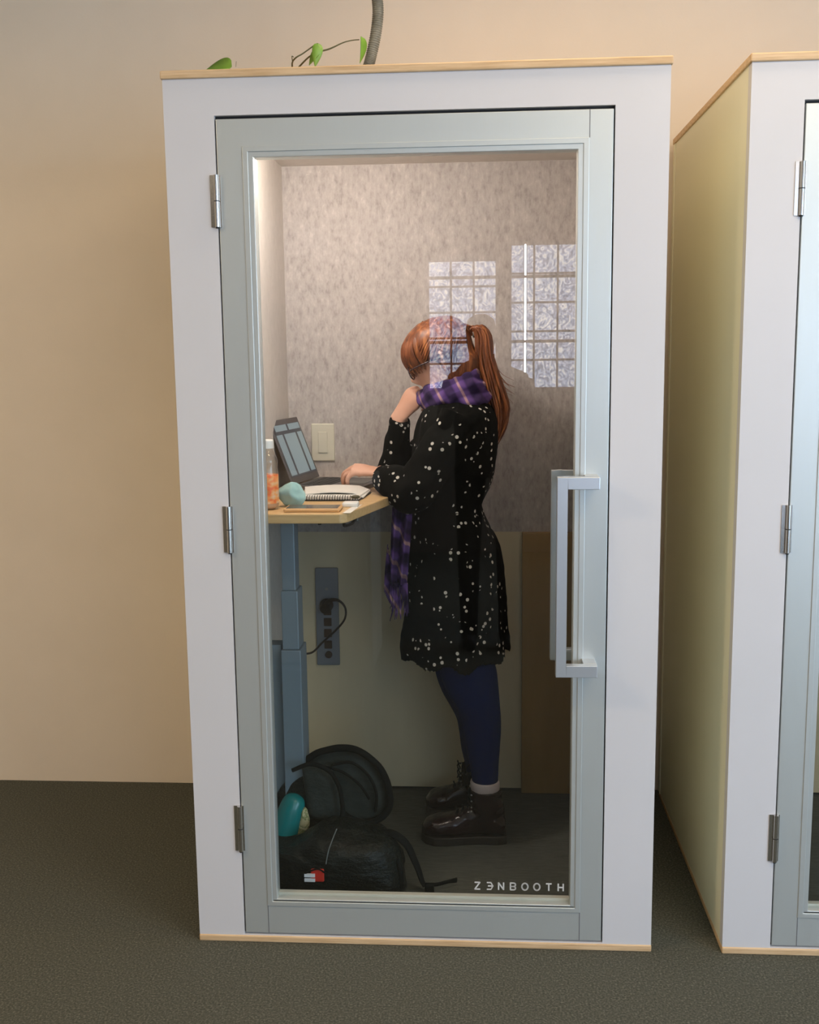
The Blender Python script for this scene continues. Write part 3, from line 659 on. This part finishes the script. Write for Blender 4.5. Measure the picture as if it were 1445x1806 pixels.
# head built in a local frame: +x forward (towards the nose), z up, then tipped down and placed
def head_shell():
    bm = nb(); n = 40; rows = [ # z, front, back, half width
        (-.118, .050, .020, .020), (-.112, .066, .030, .032), (-.100, .074, .038, .042), (-.085, .076, .050, .050), (-.066, .077, .062, .057),
        (-.045, .078, .074, .063), (-.022, .079, .084, .067), (0, .079, .091, .070), (.022, .082, .095, .072), (.045, .082, .097, .073),
        (.068, .074, .092, .070), (.088, .058, .078, .059), (.102, .038, .056, .042), (.110, .012, .024, .018)]
    rows = spline(rows, 3); rings = []
    for z, f, bk, hw in rows:
        r = []
        for j in range(n):
            a = 2*PI*j/n; c, s = math.cos(a), math.sin(a)
            x = c*(f if c > 0 else bk); y = s*hw
            fr = max(0, c)
            nose = math.exp(-((z+.030)/.018)**2)*math.exp(-(y/.010)**2)*.024*fr + math.exp(-((z+.010)/.022)**2)*math.exp(-(y/.008)**2)*.012*fr
            eye = -.010*fr*math.exp(-((z-.004)/.011)**2)*math.exp(-((abs(y)-.031)/.014)**2)
            lip = .006*fr*(math.exp(-((z+.062)/.006)**2)+math.exp(-((z+.073)/.006)**2))*math.exp(-(y/.020)**2)
            chin = .008*fr*math.exp(-((z+.102)/.012)**2)*math.exp(-(y/.018)**2)
            r.append(Vector((x+nose+eye+lip+chin, y, z)))
        rings.append(r)
    loft(bm, rings); return bm
HC = P(776, 633, YC)
HM = Matrix.Translation(HC) @ Matrix.Rotation(PI, 4, 'Z') @ Matrix.Rotation(math.radians(24), 4, 'Y')
def hp(x, y, z): return HM @ Vector((x, y, z))
body = nb()
hs = head_shell()
for v_ in hs.verts: v_.co = HM @ v_.co
me_ = bpy.data.meshes.new('t'); bmesh.ops.recalc_face_normals(hs, faces=hs.faces); hs.to_mesh(me_); hs.free(); body.from_mesh(me_)
for sy in (-1, 1):   # ears
    tube(body, [hp(-.004, sy*.069, -.022), hp(-.010, sy*.078, -.006), hp(-.012, sy*.082, .014), hp(-.004, sy*.078, .026), hp(.006, sy*.071, .020)], [.006, .007, .008, .007, .004], 8, k=3)
tube(body, [hp(-.025, 0, -.03), hp(-.035, 0, -.09), P(812, 722, YC), P(805, 760, YC)], [.052, .050, .054, .075], 20)
# trunk under the dress
rows = [(725, 770, 856, .09), (745, 760, 856, .13), (790, 755, 850, .12), (850, 755, 848, .11), (890, 758, 836, .10), (950, 750, 850, .125), (1010, 750, 856, .13), (1060, 770, 850, .12)]
rings = []
for v, ua, ub, hy in spline(rows, 3):
    a, b_ = P(ua, v, YC), P(ub, v, YC); rings.append(ell_ring((a+b_)/2, (b_.x-a.x)/2, hy))
loft(body, rings)
SHL, SHR = P(815, 745, .51), P(815, 745, .81)
ELL, ELR = P(728, 868, .49), P(694, 852, .78)
WRL, WRR = P(668, 833, .585), P(706, 738, .715)
def limb(bm, pts, rad, seg=18, **k): return tube(bm, pts, rad, seg, **k)
limb(body, [SHL, lerp(SHL, ELL, .5), ELL, lerp(ELL, WRL, .5), WRL], [.032, .034, .032, .030, .024])
limb(body, [SHR, lerp(SHR, ELR, .5), ELR, lerp(ELR, WRR, .5), WRR], [.032, .034, .032, .028, .025])
# legs under the leggings
def leg_pts(Y, du=0): return [P(828+du, 1040, Y), P(826+du, 1150, Y), P(838+du, 1230, Y), P(850+du, 1300, Y), P(856+du, 1375, Y), P(855+du, 1430, Y)]
for Y, du in ((.55, 0), (.745, -8)):
    limb(body, leg_pts(Y, du), [.050, .048, .040, .034, .026, .024], 20)
# hands: palm slab + five separate fingers each
def finger(bm, pts, r): tube(bm, pts, [r, r*.98, r*.9, r*.8, r*.55][:len(pts)] if len(pts) > 4 else [r, r*.95, r*.85, r*.6][:len(pts)], 12, k=4)
# left hand on the keyboard: wrist -> knuckles towards -x, palm down, fingers bent down on the keys
def frame_hand(bm, wrist, d, n, s, scale, curls, spread, thumb):
    """d: wrist to knuckles, n: back of the hand, s: towards the thumb"""
    d, n, s = d.normalized(), n.normalized(), s.normalized(); k = scale
    tube(bm, [wrist-d*.03*k, wrist+d*.02*k, wrist+d*.052*k, wrist+d*.082*k], [.026*k, .031*k, .038*k, .034*k], 18, flat=(1, .46), up=s)
    kn = []
    for i, (off, ln) in enumerate(((.029, .078), (.0095, .088), (-.0105, .082), (-.029, .064))):
        base = wrist + d*(.078-.006*abs(i-1))*k + s*off*k
        ang = 0; p = base; pts = [base-d*.02*k, base]; cur = curls[i] if isinstance(curls[0], (list, tuple)) else curls
        dirv = (d + s*(spread*off*12)).normalized()
        for j, (seg, c) in enumerate(zip((.45, .31, .24), cur)):
            ang += c; v_ = dirv*math.cos(ang) - n*math.sin(ang); p = p + v_*ln*seg*k; pts.append(p)
        finger(bm, pts, .0092*k)
    pts = [wrist + d*.012*k + s*.016*k]
    for a_, b2, c_ in thumb: pts.append(pts[-1] + d*a_*k + s*b2*k - n*c_*k)
    tube(bm, pts, [.013*k, .0125*k, .011*k, .010*k, .006*k][:len(pts)], 12, k=4)
frame_hand(body, P(664, 832, .60), Vector((-1, .18, .10)), Vector((.12, -.30, 1)), Vector((.1, 1, .25)), .92,
           [(.55, .75, .4), (.60, .8, .4), (.62, .8, .4), (.7, .8, .5)], .5, [(.022, .016, .010), (.020, .008, .014), (.016, -.002, .012)])
# right hand curled under the chin: back of the hand towards the camera
frame_hand(body, P(708, 730, .705), Vector((.62, -.08, .78)), Vector((-.45, -.80, .36)), Vector((.62, -.4, -.6)) * -1, .95,
           [(.95, 1.3, .8), (1.0, 1.3, .8), (1.05, 1.3, .8), (1.1, 1.3, .9)], .2, [(.028, .008, .012), (.028, .004, .012), (.020, -.004, .010)])
bodyme = voxel(body, .0034, 3)
person = obj('person', bodyme, M_skin, smooth=True)
tag(person, 'standing person in black flowered dress and purple scarf at the desk, chin on hand', 'person')

# dress with both sleeves, one continuous garment
dm = nb()
rows = [  # v, left u, right u, half depth
    (700, 775, 850, .085), (712, 755, 866, .135), (728, 742, 876, .185), (760, 733, 880, .195), (800, 728, 876, .185), (850, 726, 868, .160), (880, 726, 856, .148), (897, 726, 853, .146),
    (925, 724, 864, .158), (960, 722, 879, .175), (1000, 719, 888, .185), (1050, 716, 891, .190), (1090, 712, 893, .195), (1120, 706, 896, .205), (1140, 706, 898, .212)]
S = spline(rows, 4); rings = []; n = 96
for i, (v, ua, ub, hy) in enumerate(S):
    a, b_ = P(ua, v, YC), P(ub, v, YC); c = (a+b_)/2; rx = (b_.x-a.x)/2; t_ = max(0, (v-900)/280)
    r = []
    for j in range(n):
        an = 2*PI*j/n; fold = 1 + t_*(.030*math.sin(an*9+1.0)+.018*math.sin(an*14+2)) + .008*math.sin(an*5+v*.02)
        r.append(Vector((c.x+math.cos(an)*rx*fold, c.y+math.sin(an)*hy*fold, c.z)))
    rings.append(r)
# the hem dips a little at the middle of the near side
last = rings[-1]; rings.append([Vector((p.x, p.y, p.z-.010-.010*math.sin(2*PI*j/n*9+1)-.012*abs(math.sin(2*PI*j/n)))) for j, p in enumerate(last)])
lc = sum(rings[-1], Vector())/n; rings.append([lc+(p-lc)*.9+Z_*.03 for p in rings[-1]]); rings.append([Vector((lc.x+(p.x-lc.x)*.1, lc.y+(p.y-lc.y)*.1, lc.z+.04)) for p in last])
loft(dm, rings)
limb(dm, [SHL+Vector((-.01, .02, .015)), lerp(SHL, ELL, .3), lerp(SHL, ELL, .7), ELL+Vector((0, 0, 0)), lerp(ELL, WRL, .45), lerp(ELL, WRL, .92)], [.062, .066, .064, .062, .056, .033], 24, wob=(16, .011))
limb(dm, [SHR+Vector((0, -.02, .015)), lerp(SHR, ELR, .4), lerp(SHR, ELR, .75), ELR, lerp(ELR, WRR, .35), lerp(ELR, WRR, .75), lerp(ELR, WRR, .97)], [.062, .062, .060, .056, .048, .038, .036], 24, wob=(16, .008))
dressme = voxel(dm, .0052, 3, disp=lambda c: (noise.noise(Vector((c.x*18, c.y*18, c.z*7)))*.006 + noise.noise(c*42)*.002))
obj('dress', dressme, M_dress, person, smooth=True, label='black long-sleeved dress with small pale flower clusters')

# leggings, socks, boots
lg = nb()
for Y, du in ((.55, 0), (.745, -8)):
    sil = [(1165, 776, 872), (1185, 776, 877), (1215, 786, 880), (1240, 800, 882), (1265, 813, 884), (1290, 818, 884), (1320, 822, 882), (1350, 829, 880), (1378, 833, 879)]
    rings = []
    for v, ua, ub in spline(sil, 4):
        a, b_ = P(ua+du, v, Y), P(ub+du, v, Y); rx = (b_.x-a.x)/2; rings.append(ell_ring((a+b_)/2, rx, min(rx*.95, .066), 28))
    loft(lg, rings)
obj('leggings', voxel(lg, .005, 2), M_tights, person, smooth=True, label='navy blue leggings')
for Y, du in ((.55, 0), (.745, -8)):
    bm = nb(); rings = []
    for v, ua, ub in ((1376, 831, 880), (1379, 830, 881), (1390, 831, 881), (1397, 833, 879)):
        a, b_ = P(ua+du, v, Y), P(ub+du, v, Y); rx = (b_.x-a.x)/2+.001; rings.append(ell_ring((a+b_)/2, rx, rx*.95, 24))
    obj('sock', loft(bm, rings), M_sock, person, smooth=True, label='white sock cuff')
def boot(Y, ax, toe_x, shaft_top, scale=1.0):
    """ax: ankle centre x; toe points to -x"""
    L_ = ax+.062-toe_x; heel = ax+.062
    prof = [  # t along foot from heel (0) to toe (1): half width, height
        (0, .026, .050), (.06, .032, .066), (.18, .035, .085), (.30, .035, .095), (.42, .038, .090), (.55, .043, .074), (.70, .049, .060), (.84, .050, .054), (.94, .038, .044), (1.0, .014, .026)]
    bm = nb(); rings = []
    for tt_, hw, hh_ in spline(prof, 4):
        x = heel - tt_*L_; z0 = IZ0+.022
        r = []
        for j in range(24):
            an = 2*PI*j/24; c, s = math.cos(an), math.sin(an)
            r.append(Vector((x, Y + math.copysign(abs(c)**.75, c)*hw, z0 + (hh_)*(.5+.5*math.copysign(abs(s)**.8, s)))))
        rings.append(r)
    loft(bm, rings)
    rings = []
    for z, dx0, dx1, hy in ((IZ0+.05, .062, .062, .034), (IZ0+.10, .060, .054, .036), (IZ0+.14, .054, .047, .040), (IZ0+.17, .050, .047, .044), (shaft_top, .049, .049, .048)):
        rings.append([Vector((ax+(dx0 if math.cos(2*PI*j/24) > 0 else dx1)*math.cos(2*PI*j/24), Y+hy*math.sin(2*PI*j/24), z)) for j in range(24)])
    loft(bm, rings)
    up = obj('boot', voxel(bm, .0045, 3, disp=lambda c: noise.noise(Vector((c.x*60, c.y*20, c.z*60)))*.0025), M_boot, person, smooth=True, label='dark burgundy lace-up leather boot')
    sp_ = [(0, .028), (.10, .036), (.30, .034), (.5, .040), (.7, .051), (.86, .052), (.96, .036), (1.02, .012)]
    poly = [(heel+.004-t0*L_, Y-h0) for t0, h0 in sp_] + [(heel+.004-t0*L_, Y+h0) for t0, h0 in sp_[::-1]]
    obj('sole', prism(nb(), poly, IZ0+.0, IZ0+.026), M_sole, up, bevel=.003)
    S_ = spline(prof, 4)
    rows_ = []
    for q in (.36, .43, .50, .57):
        k = min(range(len(S_)), key=lambda i_: abs(S_[i_][0]-q)); rows_.append((heel-q*L_, IZ0+.022+S_[k][2], S_[k][1]*.62, .25))
    for z in (IZ0+.125, IZ0+.145, IZ0+.165): rows_.append((ax-.049, z, .024, 1))
    for k, (lx, lz, hw, vert) in enumerate(rows_):
        dx_ = -.001*vert; dz_ = .003*(1-vert)+.001
        bm = nb()
        for s_ in (-1, 1):
            tube(bm, [Vector((lx+.006, Y-s_*hw, lz-.006)), Vector((lx+dx_, Y, lz+dz_+.002)), Vector((lx-.004, Y+s_*hw*.9, lz+.004))], .0022, 6, k=3)
            obj('eyelet', ball(nb(), (lx+.007, Y+s_*(hw+.004), lz-.007), .0030, 1, .7, 1, 8, 6), M_eyel, up, smooth=True)
        obj('lace', bm, M_strap, up, smooth=True)
ax1 = P(856, 1400, .55).x
boot(.55, ax1, P(744, 1480, .55).x, P(856, 1391, .55).z)
ax2 = P(836, 1380, .75).x
boot(.75, ax2, P(752, 1440, .75).x, P(836, 1372, .75).z)
tube(bm := nb(), [P(826, 1400, .72), P(818, 1375, .70), P(824, 1352, .70), P(832, 1350, .71), P(828, 1380, .70), P(812, 1392, .70)], .0012, 6); obj('lace_loop', bm, M_strap, person, smooth=True)

# hair: shell over the skull, combed strands, ponytail
hb = nb(); n = 44; rings = []
for z, f, bk, hw in spline([(-.105, -.040, .084, .050), (-.075, -.036, .106, .062), (-.045, -.024, .118, .072), (-.02, -.002, .110, .078), (0, .030, .110, .081), (.02, .072, .113, .084), (.042, .093, .114, .085), (.07, .094, .108, .082), (.092, .078, .094, .072), (.108, .054, .074, .054), (.121, .02, .03, .022)], 4):
    r = []
    for j in range(n):
        a = 2*PI*j/n; c, s = math.cos(a), math.sin(a); x = c*(f if c > 0 else bk) if f > 0 or c < 0 else c*f*-1*-1
        r.append(hp(x + .0018*math.sin(a*23), s*hw + .0015*math.sin(a*31), z))
    rings.append(r)
loft(hb, rings)
TIE = P(832, 585, YC)
def on_skull(a, z, k=1.0):
    hw = .086*math.sqrt(max(0, 1-(z-.02)**2/.0115)); f = .096*math.sqrt(max(0, 1-(z-.02)**2/.0115)); bk = .114*math.sqrt(max(0, 1-(z-.02)**2/.0115))
    return hp(math.cos(a)*(f if math.cos(a) > 0 else bk)*k, math.sin(a)*hw*k, z)
random.seed(3)
for i in range(170):     # strands combed back from the hair line to the tie
    s = random.choice((-1, 1)); a0 = s*random.uniform(.05, 1.9); z0 = .05-.055*(abs(a0)/1.9)+random.uniform(-.012, .012)
    pts = []
    for k in range(6):
        q = k/5; a = a0+(s*2.75-a0)*q; z = z0 + (.075-z0)*q + .055*math.sin(q*PI)*(1-abs(a0)/2.4)
        pts.append(on_skull(a, min(z, .112), random.uniform(1.0, 1.03)))
    pts.append(TIE + Vector((random.uniform(-.01, .01), random.uniform(-.014, .014), random.uniform(-.012, .012))))
    tube(hb, pts, [.0014]+[.0034]*5+[.002], 5, k=3)
for i in range(60):      # fringe falling over the forehead
    a = random.uniform(-1.15, 1.15); ln = random.uniform(.0, .02)
    p0 = on_skull(a, .09, 1.03); p1 = hp(.100*math.cos(a), .085*math.sin(a), .055); p2 = hp(.103*math.cos(a), .083*math.sin(a), .022); p3 = hp(.090*math.cos(a)+.004, .078*math.sin(a), -.004-ln*.8)
    tube(hb, [hp(0, .02*math.sin(a), .122), p0, p1, p2, p3], [.002, .0036, .0040, .0034, .001], 6, k=4)
for i in range(26):      # loose locks in front of and behind the near ear
    q = random.random(); x0 = .040 if q > .5 else -.055
    pts = [hp(x0+random.uniform(-.012, .012), -.083, .04), hp(x0+random.uniform(-.014, .014), -.084, .005), hp(x0-.004+random.uniform(-.012, .012), -.076, -.035), hp(x0-.006, -.068, -.060-.02*random.random())]
    tube(hb, pts, [.002, .003, .0028, .0008], 5, k=4)
obj('hair', hb, M_hair, person, smooth=True, label='copper red hair with a fringe')
pb = nb(); core = [(834, 583), (843, 577), (853, 592), (856, 632), (869, 680), (879, 720), (877, 755), (869, 787)]
for i in range(110):
    r0 = random.uniform(0, 1)**.6; an = random.uniform(0, 2*PI); pts = []; endk = random.choice((8, 8, 7, 7, 6)); rr = []
    for k, (u, v) in enumerate(core[:endk]):
        wdt = (.008, .016, .023, .028, .034, .036, .028, .010)[k]
        p = P(u, v, YC-.01) + Vector((math.cos(an)*wdt*r0, math.sin(an)*wdt*r0*.8, 0)) + noise.noise_vector(Vector((i*3.1, k*.7, 0)))*.006
        pts.append(p); rr.append((.003, .0042, .0046, .0046, .0046, .0042, .0034, .0012)[k])
    rr[-1] = .001
    tube(pb, pts, rr, 5, k=3)
for i in range(14):      # flyaway wisps
    v = random.uniform(660, 712); u = 886+random.uniform(-4, 4)
    tube(pb, [P(u-10, v-14, YC), P(u+2, v, YC+random.uniform(-.02, .02)), P(u+random.uniform(8, 22), v+random.uniform(6, 16), YC)], [.001, .0007, .0003], 4, k=3)
pt = obj('ponytail', pb, M_hair, person, smooth=True, label='long copper ponytail')
bm = nb(); ring_pts = [TIE + Vector((.008, 0, 0)) + Vector((0, math.cos(a)*.014, math.sin(a)*.013)) for a in [2*PI*k/12 for k in range(13)]]
tube(bm, ring_pts, .0055, 8, k=3); obj('hair_tie', bm, mat('grey_hair_tie', (.30, .27, .24), .8), person, smooth=True, label='grey hair tie')

# glasses
bm = nb()
for sy in (-1, 1):
    rr = [hp(.094+.004*math.cos(a), sy*.034+.026*math.cos(a), -.004+.019*math.sin(a)) for a in [2*PI*k/16 for k in range(17)]]
    tube(bm, rr, .0022, 6, k=2)
    tube(bm, [hp(.092, sy*.060, .004), hp(.080, sy*.073, .006), hp(.03, sy*.078, .006), hp(-.008, sy*.079, .002)], .0021, 6, k=3)
tube(bm, [hp(.097, -.008, 0), hp(.101, 0, .003), hp(.097, .008, 0)], .002, 6, k=3)
obj('glasses', bm, M_glasses, person, smooth=True, label='dark framed glasses')

# scarf: two loose wraps, the hanging end and its fringe
sb = nb()
def wrap(cu, cv, ru, ry, dz, r0, ph):
    pts = []; rr = []
    c = P(cu, cv, YC)
    for k in range(15):
        a = 2*PI*k/14; pts.append(c + Vector((math.cos(a)*ru, math.sin(a)*ry, -dz*math.cos(a)*-1 + .008*math.sin(3*a+ph)))); rr.append(r0*(1+.18*math.sin(5*a+ph)))
    tube(sb, pts, rr, 14, k=5, flat=(1, 1))
wrap(800, 690, .085, .085, .022, .028, 0)
wrap(806, 703, .090, .098, .006, .025, 1)
wrap(796, 680, .068, .074, .030, .024, 2)
def folds(c): return noise.noise(Vector((c.x*40+c.z*25, c.y*14, c.z*40-c.x*20)))*.008 + noise.noise(Vector((c.x*15, c.y*15, c.z*60)))*.004
obj('scarf', voxel(sb, .0045, 1, disp=folds), M_scarf, person, smooth=True, label='purple plaid scarf')
bm = nb(); rings = []
edge = [(868, 694, 728), (900, 692, 728), (940, 690, 725), (980, 689, 722), (1010, 688, 720), (1032, 690, 718)]
for v, ua, ub in spline(edge, 5):
    r = []; m_ = 24
    for side in (0, 1):
        for j in range(m_):
            q = j/(m_-1); q = q if side == 0 else 1-q
            p = P(ua+(ub-ua)*q, v, .52 + .016*math.sin(q*11+v*.01) + (.006 if side else 0)); r.append(p)
    rings.append(r)
loft(bm, rings)
se = obj('scarf_end', bm, M_scarf, person, smooth=True, label='purple scarf end hanging in front of the dress')
bm = nb()
for i in range(20):
    q = i/19; u = 690+28*q; ln = random.uniform(30, 66)
    p0 = P(u, 1028, .525); tube(bm, [p0, P(u+random.uniform(-4, 4), 1030+ln*.5, .52), P(u+random.uniform(-6, 6), 1030+ln, .52)], [.0028, .0034, .0012], 6, k=4)
for i in range(8): tube(bm, [P(684+i*1.2, 960+i*6, .53), P(680+i, 1010+i*4, .53), P(678+i*1.5, 1045+i*3, .53)], [.0015, .0022, .001], 6, k=3)
obj('scarf_fringe', bm, M_scarf, person, smooth=True)

# ---------------------------------------------------------------- the photographer, seen only as a reflection in the glass
pg = nb(); px, py = .75, -2.86
for z, rx, ry, oy in (): pass
rows = [(.9, .17, .12), (1.1, .17, .12), (1.25, .19, .12), (1.36, .22, .12), (1.42, .20, .10), (1.46, .10, .075), (1.49, .06, .06)]
loft(pg, [ell_ring(Vector((px+.03, py, z)), a, b_, 28) for z, a, b_ in rows])
hs = nb(); loft(hs, [ell_ring(Vector((px-.005, py+.02, z)), a, b_, 28) for z, a, b_ in ((1.49, .05, .06), (1.52, .062, .085), (1.58, .072, .095), (1.64, .078, .10), (1.69, .066, .085), (1.715, .03, .04))])
tmp = bpy.data.meshes.new('t2'); bmesh.ops.recalc_face_normals(hs, faces=hs.faces); hs.to_mesh(tmp); hs.free(); pg.from_mesh(tmp)
for s in (-1, 1):
    tube(pg, [Vector((px+.03+s*.09, py, .95)), Vector((px+.03+s*.10, py, .5)), Vector((px+.03+s*.10, py, .04))], [.085, .06, .045], 16)
    tube(pg, [Vector((px+.03+s*.10, py-.03, .035)), Vector((px+.03+s*.10, py+.13, .03))], [.04, .035], 12)
    tube(pg, [Vector((px+.03+s*.18, py, 1.38)), Vector((px+.03+s*.22, py+.08, 1.18)), Vector((px+s*.10, py+.20, 1.42)), Vector((px+s*.035, py+.235, 1.47))], [.05, .042, .034, .025], 14)
    for k in range(4): tube(pg, [Vector((px+s*.05, py+.235, 1.455+k*.018)), Vector((px+s*.058, py+.25, 1.46+k*.018)), Vector((px+s*.045, py+.262, 1.46+k*.018))], [.009, .008, .006], 8, k=3)
    tube(pg, [Vector((px+s*.03, py+.225, 1.46)), Vector((px+s*.02, py+.225, 1.49))], [.011, .008], 8, k=3)
photog = obj('person', voxel(pg, .007, 3), M_darkcoat, smooth=True); tag(photog, 'person in dark clothes taking the photo, seen only as a reflection in the glass door', 'person')
o = obj('phone', B(px-.038, px+.038, py+.248, py+.256, 1.43, 1.58), M_phoneg, bevel=.004); tag(o, 'phone held up by the person reflected in the glass door', 'phone')
